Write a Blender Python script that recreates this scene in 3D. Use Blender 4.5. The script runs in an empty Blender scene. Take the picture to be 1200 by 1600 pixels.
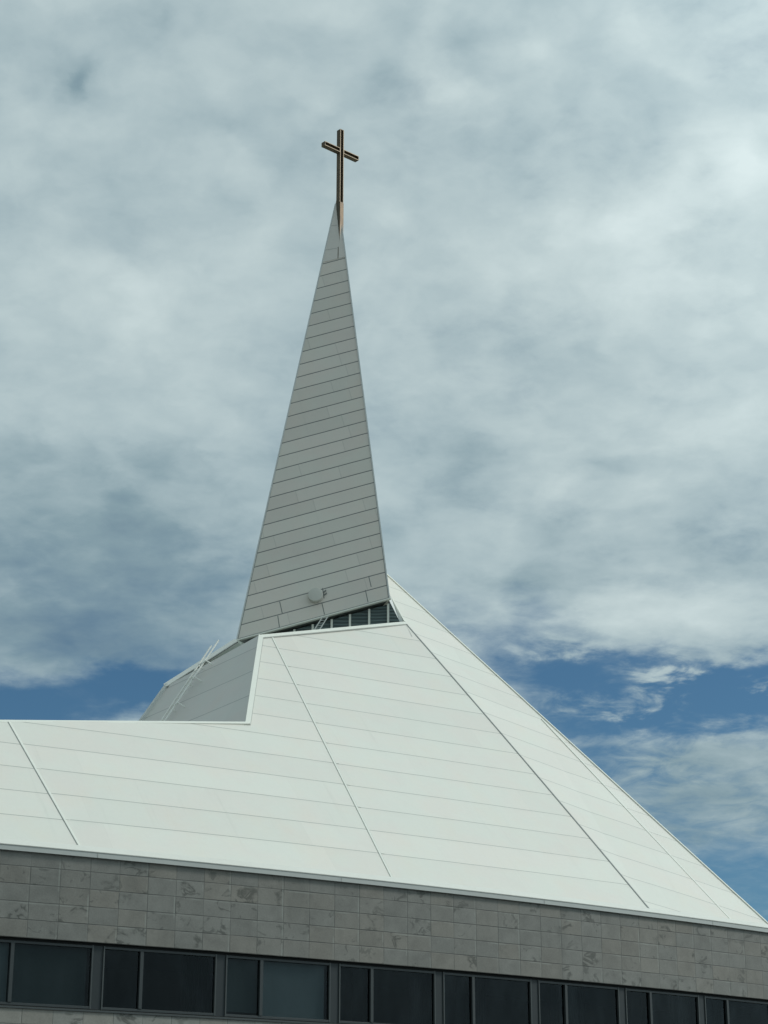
import bpy, bmesh, math, random
from mathutils import Vector, Matrix
random.seed(7)
SC = bpy.context.scene
COL = SC.collection
R = math.radians
V = Vector

# ------------------------------------------------------------------ survey of the place
FPX, PITCH = 3040.36, 0.3474             # focal length in photo pixels, camera pitch
CAM = V((0.0, 0.0, 1.6))                 # eye height of the photographer
TH0, KAP, D0 = 1.0698, 0.0085, 44.288    # facade: starting heading, curvature (radius 118 m), distance
cp, sp = math.cos(PITCH), math.sin(PITCH)

def ray(u, v):
    a = (u - 600) / FPX; b = (800 - v) / FPX
    return V((a, cp - b * sp, sp + b * cp))
def on_plane(u, v, P, n):
    r = ray(u, v); return CAM + r * ((P - CAM).dot(n) / r.dot(n))
def at_depth(u, v, d):
    return CAM + ray(u, v) * d
def wall(s, z=0.0, off=0.0):
    """point of the curved facade at arc length s, height z, off metres outward"""
    th = TH0 - KAP * s
    X = (math.cos(th) - math.cos(TH0)) / KAP - D0 * 600 / FPX
    Y = -(math.sin(th) - math.sin(TH0)) / KAP + D0
    return V((X + math.cos(th) * off, Y - math.sin(th) * off, z))
def heading(s):
    return TH0 - KAP * s
def s_at(u):
    lo, hi = -30.0, 60.0
    for _ in range(60):
        m = (lo + hi) / 2; p = wall(m)
        r = ray(u, 1420)
        if p.x / p.y < r.x / r.y: lo = m
        else: hi = m
    return lo

# ------------------------------------------------------------------ node helpers
class NT:
    def __init__(self, tree):
        self.t = tree; self.n = tree.nodes; self.l = tree.links
    def new(self, typ, **kw):
        n = self.n.new(typ)
        for k, v in kw.items(): setattr(n, k, v)
        return n
    def put(self, sock, val):
        if isinstance(val, bpy.types.NodeSocket): self.l.new(val, sock)
        elif val is not None: sock.default_value = val
    def m(self, op, a, b=None, c=None, clamp=False):
        n = self.new('ShaderNodeMath', operation=op, use_clamp=clamp)
        self.put(n.inputs[0], a); self.put(n.inputs[1], b)
        if c is not None: self.put(n.inputs[2], c)
        return n.outputs[0]
    def add(s, a, b): return s.m('ADD', a, b)
    def sub(s, a, b): return s.m('SUBTRACT', a, b)
    def mul(s, a, b): return s.m('MULTIPLY', a, b)
    def div(s, a, b): return s.m('DIVIDE', a, b)
    def vm(self, op, a, b=None, scale=None):
        n = self.new('ShaderNodeVectorMath', operation=op)
        self.put(n.inputs[0], a)
        if b is not None: self.put(n.inputs[1], b)
        if scale is not None: self.put(n.inputs['Scale'], scale)
        return n.outputs['Value'] if op in ('LENGTH', 'DOT_PRODUCT') else n.outputs['Vector']
    def xyz(self, x, y, z):
        n = self.new('ShaderNodeCombineXYZ')
        self.put(n.inputs[0], x); self.put(n.inputs[1], y); self.put(n.inputs[2], z)
        return n.outputs[0]
    def sep(self, v):
        n = self.new('ShaderNodeSeparateXYZ'); self.put(n.inputs[0], v); return n.outputs
    def noise(self, vec, scale, detail=2.0, rough=0.5, dist=0.0, col=False):
        n = self.new('ShaderNodeTexNoise'); self.put(n.inputs['Vector'], vec)
        n.inputs['Scale'].default_value = scale; n.inputs['Detail'].default_value = detail
        n.inputs['Roughness'].default_value = rough; n.inputs['Distortion'].default_value = dist
        return n.outputs['Color'] if col else n.outputs[0]
    def white(self, vec):
        n = self.new('ShaderNodeTexWhiteNoise', noise_dimensions='3D'); self.put(n.inputs['Vector'], vec)
        return n.outputs
    def ramp(self, x, a, b, lo=0.0, hi=1.0, smooth=True):
        n = self.new('ShaderNodeMapRange', interpolation_type='SMOOTHSTEP' if smooth else 'LINEAR', clamp=True)
        self.put(n.inputs[0], x)
        for i, v in enumerate((a, b, lo, hi)): self.put(n.inputs[1 + i], v)
        return n.outputs[0]
    def mix(self, f, a, b, blend='MIX'):
        n = self.new('ShaderNodeMix', data_type='RGBA', blend_type=blend)
        self.put(n.inputs[0], f)
        self.put(n.inputs[6], a if isinstance(a, bpy.types.NodeSocket) else (*a, 1.0))
        self.put(n.inputs[7], b if isinstance(b, bpy.types.NodeSocket) else (*b, 1.0))
        return n.outputs[2]
    def grey(self, x):
        n = self.new('ShaderNodeCombineColor')
        for i in range(3): self.put(n.inputs[i], x)
        return n.outputs[0]
    def scalecol(self, c, x):
        return self.mix(1.0, c, self.grey(x), 'MULTIPLY')
    def bump(self, h, strength=0.3, dist=0.01):
        n = self.new('ShaderNodeBump'); n.inputs['Strength'].default_value = strength
        n.inputs['Distance'].default_value = dist; self.put(n.inputs['Height'], h); return n.outputs[0]

def material(name):
    m = bpy.data.materials.new(name); m.use_nodes = True
    m.node_tree.nodes.clear()
    nt = NT(m.node_tree)
    out = nt.new('ShaderNodeOutputMaterial'); b = nt.new('ShaderNodeBsdfPrincipled')
    nt.l.new(b.outputs[0], out.inputs[0])
    return m, nt, b
def uv(nt):
    n = nt.new('ShaderNodeUVMap'); n.uv_map = 'UVMap'; return n.outputs[0]
def objco(nt):
    return nt.new('ShaderNodeNewGeometry').outputs['Position']

# ------------------------------------------------------------------ materials
WHITE = (0.720, 0.713, 0.656)
def panel_mat(name, base, period, offset, half, linecol, seed, rough=0.42, joint_len=6.1, joint_strength=0.25, tone=0.05):
    """painted metal panels laid in rows; UV: u along the rows, v across them, in metres"""
    m, nt, b = material(name)
    U = nt.sep(uv(nt)); P = objco(nt)
    wob = nt.mul(nt.sub(nt.noise(P, 0.7, 2), 0.5), 0.012)
    r = nt.div(nt.sub(nt.add(U[1], wob), offset), period)
    row = nt.m('FLOOR', r); fr = nt.m('FRACT', r)
    dist = nt.mul(nt.m('MINIMUM', fr, nt.sub(1.0, fr)), period)
    line = nt.ramp(dist, half * 0.6, half * 1.3, 1, 0)
    # butt joints inside each row, at a place of their own
    rr = nt.white(nt.xyz(row, seed, 3.1))[0]
    q = nt.add(nt.div(U[0], joint_len), nt.mul(rr, 5.0))
    cell = nt.m('FLOOR', q); cf = nt.m('FRACT', q)
    jd = nt.mul(nt.m('MINIMUM', cf, nt.sub(1.0, cf)), joint_len)
    joint = nt.mul(nt.ramp(jd, half * 0.5, half * 1.2, 1, 0), joint_strength)
    t = nt.white(nt.xyz(row, cell, seed))[0]
    dirt = nt.noise(nt.vm('MULTIPLY', P, (1, 1, 0.45)), 0.9, 5, 0.6)
    fine = nt.noise(P, 9.0, 4, 0.6)
    k = nt.add(nt.add(1.0 - tone, nt.mul(t, tone)), nt.mul(nt.sub(dirt, 0.5), 0.09))
    k = nt.add(k, nt.mul(nt.sub(fine, 0.5), 0.05))
    c = nt.scalecol(nt.mix(nt.ramp(dirt, 0.45, 0.75), base, (base[0] * 0.99, base[1] * 0.97, base[2] * 0.95)), k)
    # rainwater streaks, a few scuffs
    st = nt.ramp(nt.noise(nt.xyz(nt.mul(U[0], 3.0), nt.mul(U[1], 0.18), seed), 1.0, 3, 0.6), 0.60, 0.80)
    c = nt.mix(nt.mul(st, 0.16), c, (0.45, 0.46, 0.41))
    tint = nt.ramp(nt.noise(nt.vm('MULTIPLY', P, (1, 1, 1.6)), 0.55, 4, 0.6), 0.36, 0.64)
    c = nt.mix(1.0, c, nt.mix(tint, (0.985, 1.0, 0.985), (1.0, 0.975, 0.965)), 'MULTIPLY')
    lap = nt.ramp(fr, 0.86, 0.985, 0.0, 0.10)
    c = nt.mix(nt.mul(lap, nt.ramp(nt.noise(nt.xyz(nt.mul(U[0], 0.8), row, seed), 1.0, 4, 0.65), 0.35, 0.7)), c, (0.34, 0.35, 0.31))
    sc = nt.ramp(nt.noise(P, 2.3, 6, 0.7, 0.6), 0.71, 0.78)
    c = nt.mix(nt.mul(sc, 0.35), c, (0.40, 0.38, 0.33))
    c = nt.mix(nt.m('MAXIMUM', line, joint), c, linecol)
    nt.put(b.inputs['Base Color'], c)
    b.inputs['Roughness'].default_value = rough
    b.inputs['Specular IOR Level'].default_value = 0.3
    can = nt.noise(nt.xyz(nt.mul(U[0], 0.35), nt.add(nt.mul(U[1], 1.6), nt.mul(row, 3.7)), seed), 1.0, 2)
    h = nt.add(nt.mul(can, 1.0), nt.mul(line, -0.6))
    nt.put(b.inputs['Normal'], nt.bump(h, 0.35, 0.02))
    return m
M_ROOF = panel_mat('white_roof_panels', WHITE, 1.055, 0.24, 0.013, (0.385, 0.40, 0.365), 1.0, joint_strength=0.05, tone=0.045)
M_ROOF_SIDE = panel_mat('white_side_panels', WHITE, 1.07, 0.55, 0.014, (0.42, 0.435, 0.40), 2.0, joint_strength=0.04, tone=0.045)
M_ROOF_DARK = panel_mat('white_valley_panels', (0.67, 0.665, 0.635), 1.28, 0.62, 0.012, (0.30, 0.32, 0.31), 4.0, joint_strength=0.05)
M_SPIRE = panel_mat('spire_panels', (0.725, 0.69, 0.635), 0.5, 0.0, 0.017, (0.17, 0.185, 0.18), 5.0, 0.5, 3.6, 0.16, 0.07)

def paint(name, col, rough=0.45, var=0.08, stain=0.25, stcol=(0.35, 0.30, 0.24), metal=0.0, spec=0.35):
    m, nt, b = material(name)
    P = objco(nt)
    n1 = nt.noise(P, 1.7, 5, 0.62); n2 = nt.noise(P, 14.0, 3)
    k = nt.add(1 - var / 2, nt.mul(nt.sub(n1, 0.5), var * 2)); k = nt.add(k, nt.mul(nt.sub(n2, 0.5), var))
    c = nt.scalecol(nt.mix(0.0, col, col), k)
    s = nt.ramp(nt.noise(nt.vm('MULTIPLY', P, (1.3, 1.3, 0.7)), 2.6, 6, 0.7, 0.5), 0.60, 0.76)
    c = nt.mix(nt.mul(s, stain), c, stcol)
    nt.put(b.inputs['Base Color'], c)
    b.inputs['Roughness'].default_value = rough; b.inputs['Metallic'].default_value = metal
    b.inputs['Specular IOR Level'].default_value = spec
    nt.put(b.inputs['Normal'], nt.bump(n2, 0.12, 0.01))
    return m
M_TRIM = paint('white_trim_paint', (0.76, 0.77, 0.695), 0.4, 0.05, 0.18)
M_ROOFPLAIN = paint('white_sheet_metal', (0.70, 0.70, 0.64), 0.45, 0.06, 0.3)
M_BRIGHT = paint('bright_flashing', (0.86, 0.86, 0.80), 0.35, 0.04, 0.1)
M_BRONZE_STAIN = paint('rust_stain', (0.22, 0.19, 0.15), 0.7, 0.2, 0.3)
M_FASCIA = paint('white_fascia_half_shade', (0.50, 0.525, 0.50), 0.4, 0.06, 0.2)  # white metal, its half-shade put into the grey colour
M_REVEAL = paint('reveal_paint', (0.62, 0.645, 0.63), 0.5, 0.06, 0.25)
M_GREYTRIM = paint('grey_joint_metal', (0.20, 0.215, 0.205), 0.5, 0.1, 0.2)
M_RIDGE = paint('ridge_sealant', (0.28, 0.30, 0.29), 0.6, 0.1, 0.2)
M_SEAM = paint('seam_sealant', (0.46, 0.47, 0.44), 0.6, 0.1, 0.2)
M_SEAL = paint('dark_sealant', (0.10, 0.105, 0.10), 0.7, 0.1, 0.2)
M_FRAME = paint('window_frame_metal', (0.044, 0.054, 0.056), 0.45, 0.1, 0.25, (0.10, 0.10, 0.09))
M_FRAMELT = paint('window_bead_metal', (0.066, 0.077, 0.077), 0.4, 0.1, 0.2, (0.09, 0.09, 0.08))
M_POST = paint('post_panel_metal', (0.024, 0.033, 0.036), 0.5, 0.12, 0.2, (0.05, 0.05, 0.045))
M_GAP_SHADE = paint('painted_gap_shade', (0.012, 0.014, 0.014), 0.8, 0.1, 0.0)  # near-black colour stands for the shade at window head and sill
M_LADDER = paint('galvanised_ladder', (0.84, 0.85, 0.80), 0.45, 0.08, 0.15)
M_LADGREY = paint('grey_steel', (0.34, 0.37, 0.36), 0.45, 0.1, 0.2)
M_DISC = paint('fixture_paint', (0.60, 0.595, 0.54), 0.45, 0.05, 0.15)
M_BACK = paint('plain_roof_sheet', (0.74, 0.78, 0.71), 0.5, 0.06, 0.15)
M_ROOM = paint('dark_room', (0.05, 0.052, 0.05), 0.9, 0.1, 0.0)
M_BLIND = paint('roller_blind', (0.50, 0.54, 0.55), 0.9, 0.05, 0.0)
M_BLIND2 = paint('grey_roller_blind', (0.17, 0.20, 0.20), 0.9, 0.08, 0.0)
M_CURTAIN = paint('dim_curtain', (0.03, 0.033, 0.033), 0.95, 0.3, 0.0)

def glass(name, tint, refl):
    m = bpy.data.materials.new(name); m.use_nodes = True; m.node_tree.nodes.clear()
    nt = NT(m.node_tree); out = nt.new('ShaderNodeOutputMaterial')
    tr = nt.new('ShaderNodeBsdfTransparent'); tr.inputs[0].default_value = (*tint, 1)
    gl = nt.new('ShaderNodeBsdfGlossy'); gl.inputs['Roughness'].default_value = 0.05; gl.inputs['Color'].default_value = (0.82, 0.94, 1.0, 1)
    P = objco(nt)
    nt.put(gl.inputs['Normal'], nt.bump(nt.noise(P, 0.8, 2), 0.06, 0.05))
    fr = nt.new('ShaderNodeFresnel'); fr.inputs[0].default_value = 1.45
    dust = nt.ramp(nt.noise(nt.vm('MULTIPLY', P, (1, 1, 0.3)), 2.0, 5, 0.65), 0.40, 0.75, 0.85, 1.2)
    mx = nt.new('ShaderNodeMixShader'); nt.put(mx.inputs[0], nt.mul(nt.mul(fr.outputs[0], refl), dust))
    nt.l.new(tr.outputs[0], mx.inputs[1]); nt.l.new(gl.outputs[0], mx.inputs[2])
    nt.l.new(mx.outputs[0], out.inputs[0])
    return m
M_GLASS = glass('tinted_glass', (0.30, 0.35, 0.36), 0.52)
M_GLASS2 = glass('clerestory_glass', (0.5, 0.56, 0.56), 0.55)

def louvre_mat():
    m, nt, b = material('louvre_painted_reflections')
    U = nt.sep(uv(nt)); P = objco(nt)
    w = nt.m('SINE', nt.add(nt.mul(U[1], 2 * math.pi / 0.115), nt.mul(nt.noise(P, 1.6, 3), 3.0)))
    k = nt.ramp(w, -1, 1, 0.65, 1.35)  # light and dark bands painted for the reflections on the louvre blades
    c = nt.scalecol(nt.mix(nt.noise(P, 1.2, 4), (0.060, 0.088, 0.090), (0.105, 0.145, 0.145)), k)
    nt.put(b.inputs['Base Color'], c); b.inputs['Roughness'].default_value = 0.5
    nt.put(b.inputs['Normal'], nt.bump(w, 0.6, 0.02))
    return m
M_LOUVRE = louvre_mat()

def stone_mat(name, zbase, course, light=1.0):
    """square-cut stone facing laid in a straight grid; UV: u along the facade, v = height"""
    m, nt, b = material(name)
    W_, S0 = 0.7279, 0.7494
    U = nt.sep(uv(nt)); P = objco(nt)
    wob = nt.mul(nt.sub(nt.noise(P, 1.1, 2), 0.5), 0.016)
    cu = nt.div(nt.sub(nt.add(U[0], wob), S0), W_); cv = nt.div(nt.sub(nt.add(U[1], nt.mul(wob, 0.6)), zbase), course)
    iu = nt.m('FLOOR', cu); iv = nt.m('FLOOR', cv); fu = nt.m('FRACT', cu); fv = nt.m('FRACT', cv)
    cell = nt.xyz(iu, iv, zbase)
    wn = nt.white(cell); tone = wn[0]; rnd = nt.sep(wn[1])
    off = nt.vm('SCALE', wn[1], scale=37.0)
    loc = nt.vm('ADD', nt.xyz(U[0], U[1], 0.0), off)          # each block cut from another part of the quarry
    big = nt.noise(loc, 2.2, 6, 0.6, 0.4)
    grain = nt.noise(loc, 26.0, 4, 0.7)
    k = nt.add(0.89, nt.mul(tone, 0.11)); k = nt.add(k, nt.mul(nt.sub(big, 0.5), 0.62)); k = nt.add(k, nt.mul(nt.sub(grain, 0.5), 0.42))
    warm = nt.ramp(rnd[1], 0.35, 1.0)
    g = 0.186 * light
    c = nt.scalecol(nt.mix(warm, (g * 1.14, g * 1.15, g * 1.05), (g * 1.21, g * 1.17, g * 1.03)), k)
    # dark mineral smudges and veins, only in some blocks
    vn = nt.noise(nt.vm('MULTIPLY', loc, (1.1, 1.8, 1)), 1.15, 4, 0.55, 1.0)
    vein = nt.ramp(nt.m('ABSOLUTE', nt.sub(vn, 0.5)), 0.0, 0.075, 1, 0)
    mask = nt.ramp(nt.noise(loc, 1.9, 3), 0.50, 0.60)
    has = nt.ramp(rnd[0], 0.58, 0.80)
    smud = nt.ramp(nt.noise(loc, 3.3, 4, 0.6, 0.8), 0.56, 0.66)
    hs = nt.ramp(rnd[2], 0.66, 0.80)
    c = nt.mix(nt.mul(nt.mul(nt.mul(vein, mask), has), 0.72), c, (0.060, 0.064, 0.056))
    c = nt.mix(nt.mul(nt.mul(smud, hs), 0.55), c, (0.070, 0.076, 0.068))
    # damp drips under the top course and weathering across the facade
    wx = nt.noise(nt.xyz(nt.mul(U[0], 1.1), nt.mul(U[1], 0.35), 0.0), 1.0, 5, 0.6)
    c = nt.mix(nt.ramp(wx, 0.50, 0.78, 0, 0.32), c, (0.10, 0.107, 0.097))
    # joints: thin dark lines, lime bloom along the uprights
    du = nt.mul(nt.m('MINIMUM', fu, nt.sub(1.0, fu)), W_); dv = nt.mul(nt.m('MINIMUM', fv, nt.sub(1.0, fv)), course)
    jv = nt.ramp(dv, 0.005, 0.013, 1, 0)
    ju = nt.mul(nt.ramp(du, 0.004, 0.011, 1, 0), nt.ramp(nt.white(nt.xyz(iu, iv, 9.7))[0], 0.12, 0.3, 0.25, 1))
    joint = nt.m('MAXIMUM', nt.mul(jv, nt.ramp(nt.noise(P, 1.3, 3), 0.3, 0.65, 0.45, 0.9)), nt.mul(ju, nt.ramp(nt.noise(P, 1.7, 3), 0.3, 0.65, 0.3, 0.85)))
    bl = nt.mul(nt.ramp(nt.m('ABSOLUTE', nt.sub(fu, 0.955)), 0.012, 0.032, 1, 0), nt.ramp(nt.noise(P, 1.8, 3), 0.46, 0.66))
    bl2 = nt.mul(nt.ramp(nt.m('ABSOLUTE', nt.sub(fv, 0.93)), 0.02, 0.05, 1, 0), nt.ramp(nt.noise(P, 1.4, 3), 0.48, 0.7))
    c = nt.mix(nt.mul(nt.m('MAXIMUM', bl, bl2), 0.5), c, (0.31, 0.33, 0.30))
    c = nt.mix(joint, c, (0.060, 0.066, 0.062))
    nt.put(b.inputs['Base Color'], c)
    b.inputs['Roughness'].default_value = 0.62; b.inputs['Specular IOR Level'].default_value = 0.3
    h = nt.add(nt.mul(joint, -1.0), nt.mul(grain, 0.35))
    h = nt.add(h, nt.mul(rnd[0], 0.25))
    nt.put(b.inputs['Normal'], nt.bump(h, 0.5, 0.012))
    return m
M_STONE = stone_mat('grey_stone_facing', 7.53, 0.4)
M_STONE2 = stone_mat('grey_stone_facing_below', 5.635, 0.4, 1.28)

def gold_mat():
    m, nt, b = material('weathered_gilt')
    P = objco(nt)
    n = nt.noise(nt.vm('MULTIPLY', P, (3, 3, 0.8)), 2.2, 6, 0.7)
    c = nt.mix(nt.ramp(n, 0.35, 0.65), (0.18, 0.135, 0.08), (0.12, 0.095, 0.065))
    n2 = nt.noise(P, 9, 4)
    c = nt.scalecol(c, nt.ramp(n2, 0.2, 0.8, 0.75, 1.25))
    nt.put(b.inputs['Base Color'], c)
    b.inputs['Roughness'].default_value = 0.5; b.inputs['Metallic'].default_value = 0.2
    return m
M_GOLD = gold_mat()
M_BRONZE = paint('dark_bronze', (0.13, 0.115, 0.085), 0.5, 0.2, 0.3, (0.20, 0.15, 0.10))
M_RIM = paint('gilt_rim', (0.27, 0.215, 0.145), 0.4, 0.15, 0.3, (0.15, 0.10, 0.06), 0.3)
M_RECESS_SHADE = paint('painted_recess_shade', (0.035, 0.026, 0.018), 0.6, 0.2, 0.2, (0.10, 0.06, 0.03))  # shade inside the upright's recess put into a near-black colour
def mast_mat(z_lo, z_hi):
    """gilding worn off towards the white cap below; a ragged edge of rust between"""
    m, nt, b = material('worn_mast')
    P = objco(nt); z = nt.sep(P)[2]
    rag = nt.noise(nt.vm('MULTIPLY', P, (9, 9, 1.6)), 1.0, 5, 0.7)
    zz = nt.add(z, nt.mul(nt.sub(rag, 0.5), 1.1))
    f = nt.ramp(zz, z_lo, z_hi)
    n = nt.noise(nt.vm('MULTIPLY', P, (4, 4, 1)), 2.0, 5, 0.7)
    gold = nt.mix(nt.ramp(n, 0.3, 0.7), (0.34, 0.215, 0.11), (0.16, 0.105, 0.06))
    white = nt.mix(nt.ramp(n, 0.4, 0.75), (0.60, 0.60, 0.55), (0.50, 0.44, 0.36))
    nt.put(b.inputs['Base Color'], nt.mix(f, white, gold))
    b.inputs['Roughness'].default_value = 0.5; b.inputs['Metallic'].default_value = 0.1
    nt.put(b.inputs['Normal'], nt.bump(n, 0.3, 0.01))
    return m

def ground_mat():
    m, nt, b = material('asphalt')
    P = objco(nt)
    n = nt.noise(P, 0.15, 6, 0.6); n2 = nt.noise(P, 30, 3)
    c = nt.scalecol(nt.mix(nt.ramp(n, 0.35, 0.65), (0.050, 0.050, 0.048), (0.075, 0.073, 0.068)), nt.ramp(n2, 0, 1, 0.6, 1.4))
    nt.put(b.inputs['Base Color'], c); b.inputs['Roughness'].default_value = 0.9
    return m

# ------------------------------------------------------------------ mesh helpers
class MB:
    """collects faces (with UVs) that become ONE mesh object"""
    def __init__(self): self.bm = bmesh.new(); self.uvl = self.bm.loops.layers.uv.new('UVMap')
    def face(self, pts, uvs=None, mi=0):
        vs = [self.bm.verts.new(p) for p in pts]
        f = self.bm.faces.new(vs); f.material_index = mi
        if uvs:
            for l, t in zip(f.loops, uvs): l[self.uvl].uv = t
        return f
    def box8(self, P, mi=0):
        """P: 8 points, bottom four then top four, both in the same turn"""
        vs = [self.bm.verts.new(p) for p in P]
        for q in ((3, 2, 1, 0), (4, 5, 6, 7), (0, 1, 5, 4), (1, 2, 6, 5), (2, 3, 7, 6), (3, 0, 4, 7)):
            f = self.bm.faces.new([vs[i] for i in q]); f.material_index = mi
            n = f.normal if f.normal.length else None
            f.normal_update(); n = f.normal
            e1 = (P[q[1]] - P[q[0]])
            if e1.length < 1e-6: e1 = P[q[2]] - P[q[1]]
            e1 = e1.normalized(); e2 = n.cross(e1)
            for l in f.loops:
                d = l.vert.co - P[q[0]]; l[self.uvl].uv = (d.dot(e1), d.dot(e2))
    def bar(self, a, b, side, w, up, h, sink=0.0, mi=0, shift=0.0):
        """square bar from a to b: w wide along side, h high along up"""
        s = side.normalized() * (w / 2); sh = side.normalized() * shift; lo = up.normalized() * (-sink); hi = up.normalized() * h
        self.box8([a - s + sh + lo, a + s + sh + lo, b + s + sh + lo, b - s + sh + lo, a - s + sh + hi, a + s + sh + hi, b + s + sh + hi, b - s + sh + hi], mi)
    def tube(self, pts, r, n=8, mi=0):
        rings = []
        for i, p in enumerate(pts):
            t = (pts[min(i + 1, len(pts) - 1)] - pts[max(i - 1, 0)]).normalized()
            a = t.cross(V((0, 0, 1)));
            if a.length < 1e-3: a = t.cross(V((1, 0, 0)))
            a.normalize(); c = t.cross(a)
            rings.append([self.bm.verts.new(p + (a * math.cos(2 * math.pi * k / n) + c * math.sin(2 * math.pi * k / n)) * r) for k in range(n)])
        for A, B in zip(rings, rings[1:]):
            for k in range(n): self.bm.faces.new([A[k], A[(k + 1) % n], B[(k + 1) % n], B[k]]).material_index = mi
        self.bm.faces.new(rings[0][::-1]); self.bm.faces.new(rings[-1])
    def sweep(self, prof, ss, closed=True, u0=0.0):
        """profile [(off, z)] carried along the facade arc"""
        n = len(prof)
        for s0, s1 in zip(ss, ss[1:]):
            for k in range(n if closed else n - 1):
                (o0, z0), (o1, z1) = prof[k], prof[(k + 1) % n]
                self.face([wall(s0, z0, o0), wall(s1, z0, o0), wall(s1, z1, o1), wall(s0, z1, o1)],
                          [(s0, z0 + o0 * 0), (s1, z0), (s1, z1), (s0, z1)])
        if closed:
            self.face([wall(ss[0], z, o) for o, z in prof]); self.face([wall(ss[-1], z, o) for o, z in prof][::-1])
    def build(self, name, mats, parent=None, bevel=0.0, merge=True, smooth=False, recalc=True):
        bm = self.bm
        if merge: bmesh.ops.remove_doubles(bm, verts=bm.verts, dist=1e-5)
        if recalc: bmesh.ops.recalc_face_normals(bm, faces=bm.faces)
        me = bpy.data.meshes.new(name); bm.to_mesh(me); bm.free()
        if not isinstance(mats, (list, tuple)): mats = [mats]
        for m in mats: me.materials.append(m)
        if smooth:
            for p in me.polygons: p.use_smooth = True
        o = bpy.data.objects.new(name, me); COL.objects.link(o)
        if parent is not None:
            o.parent = parent
            mw = parent_world(parent)
            o.matrix_parent_inverse = mw.inverted()
        if bevel:
            md = o.modifiers.new('bevel', 'BEVEL'); md.width = bevel; md.segments = 2; md.limit_method = 'ANGLE'
        return o
def parent_world(o):
    m = o.matrix_basis.copy()
    if o.parent: m = parent_world(o.parent) @ o.matrix_parent_inverse @ m
    return m
def empty(name, loc, label=None, cat=None, parent=None):
    o = bpy.data.objects.new(name, None); COL.objects.link(o); o.empty_display_size = 0.5
    o.location = loc
    if label: o['label'] = label; o['category'] = cat
    if parent is not None:
        o.parent = parent; o.matrix_parent_inverse = parent_world(parent).inverted()
    return o
def tag(o, label, cat, group=None):
    o['label'] = label; o['category'] = cat
    if group: o['group'] = group
def frange(a, b, st):
    n = max(1, int(round((b - a) / st))); return [a + (b - a) * i / n for i in range(n + 1)]

# ------------------------------------------------------------------ ground
g = MB(); g.face([V((-1500, -1500, 0)), V((1500, -1500, 0)), V((1500, 1500, 0)), V((-1500, 1500, 0))])
go = g.build('ground', ground_mat()); go['kind'] = 'structure'

church = empty('church_building', wall(6.0, 0, -8), 'modern church with white folded metal roof, grey stone wall and tall panelled spire', 'church')

# ------------------------------------------------------------------ stone walls
S_A, S_B = -14.0, 26.0
ARC = frange(S_A, S_B, 1.0)
EZ = 9.47            # top of the stone
w = MB(); w.sweep([(0, 7.53), (0, EZ), (-0.35, EZ), (-0.35, 7.53)], ARC); upper = w.build('stone_wall', M_STONE, church)
upper['label'] = 'upper band of grey stone blocks under the roof edge'
w = MB(); w.sweep([(0, 0), (0, 5.97), (-0.35, 5.97), (-0.35, 0)], ARC); lower = w.build('stone_wall', M_STONE2, church)
lower['label'] = 'lower stone wall below the ribbon of windows'
# side and rear walls close the building (out of view)
cR, cL = wall(S_B), wall(S_A)
bR = cR + V((math.sin(R(-4)), math.cos(R(-4)), 0)) * 34; bL = cL + V((math.sin(R(-28)), math.cos(R(-28)), 0)) * 36
w = MB()
for a, b in ((cR, bR), (bR, bL), (bL, cL)):
    L = (b - a).length; zt = V((0, 0, EZ))
    w.face([a, b, b + zt, a + zt], [(0, 0), (L, 0), (L, EZ), (0, EZ)])
w.build('rear_wall', M_STONE, church)

# ------------------------------------------------------------------ eave trim
e = MB()
e.sweep([(0.0, EZ - 0.012), (0.075, EZ - 0.012), (0.075, 9.575), (0.0, 9.575)], ARC)
e.build('eave_fascia', M_FASCIA, church)
e = MB()
e.sweep([(-0.05, 9.576), (0.088, 9.576), (0.090, 9.594), (-0.165, 9.757), (-0.168, 9.735)], ARC)
e.build('eave_flashing', M_ROOFPLAIN, church)
# fascia laps, one every few metres
for s in (2.33, 8.9, 15.4, 21.9):
    e = MB()
    p, q = wall(s, EZ - 0.014, 0.077), wall(s, 9.577, 0.078); t = V((math.sin(heading(s)), math.cos(heading(s)), 0))
    o = V((math.cos(heading(s)), -math.sin(heading(s)), 0))
    e.bar(p, q, t, 0.012, o, 0.004)
    e.build('fascia_joint', M_SEAM, church)

# ------------------------------------------------------------------ main roof slope
ez = 9.57
thM, slM = R(59.5), R(45)
dM = V((math.sin(thM), math.cos(thM), 0)); nin = V((-math.cos(thM), math.sin(thM), 0))
upM = nin * math.cos(slM) + V((0, 0, math.sin(slM))); nM = dM.cross(upM)
PM = wall(9, ez)
def atM(u, v): return on_plane(u, v, PM, nM)
def abM(p): return ((p - PM).dot(dM), (p - PM).dot(upM))
B_TOP = 15.1
def warpM(a, b):
    """point of the slope; its foot follows the curved wall"""
    s = 9 + a
    for _ in range(4): s += a - (wall(s, ez) - PM).dot(dM)
    dev = -(wall(s, ez) - PM).dot(nin)
    return PM + dM * a + upM * b - nin * dev * max(0.0, 1 - b / B_TOP)
T = atM(632, 972); C_ = atM(404, 993); E_ = atM(383, 1130); LF = atM(-330, 1125)
aT, aC, aE, aL = abM(T), abM(C_), abM(E_), abM(LF)
sRb = s_at(1020); aRb = ((wall(sRb, ez) - PM).dot(dM), 0.0)
aFoot = ((wall(S_A + 0.2, ez) - PM).dot(dM), 0.0)
def lerp2(p, q, t): return (p[0] + (q[0] - p[0]) * t, p[1] + (q[1] - p[1]) * t)
seam1 = (abM(atM(13, 1129)), (abM(atM(126, 1331))[0], 0.0))
seam2 = (abM(atM(424, 992)), (abM(atM(621, 1383))[0], 0.0))
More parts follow.
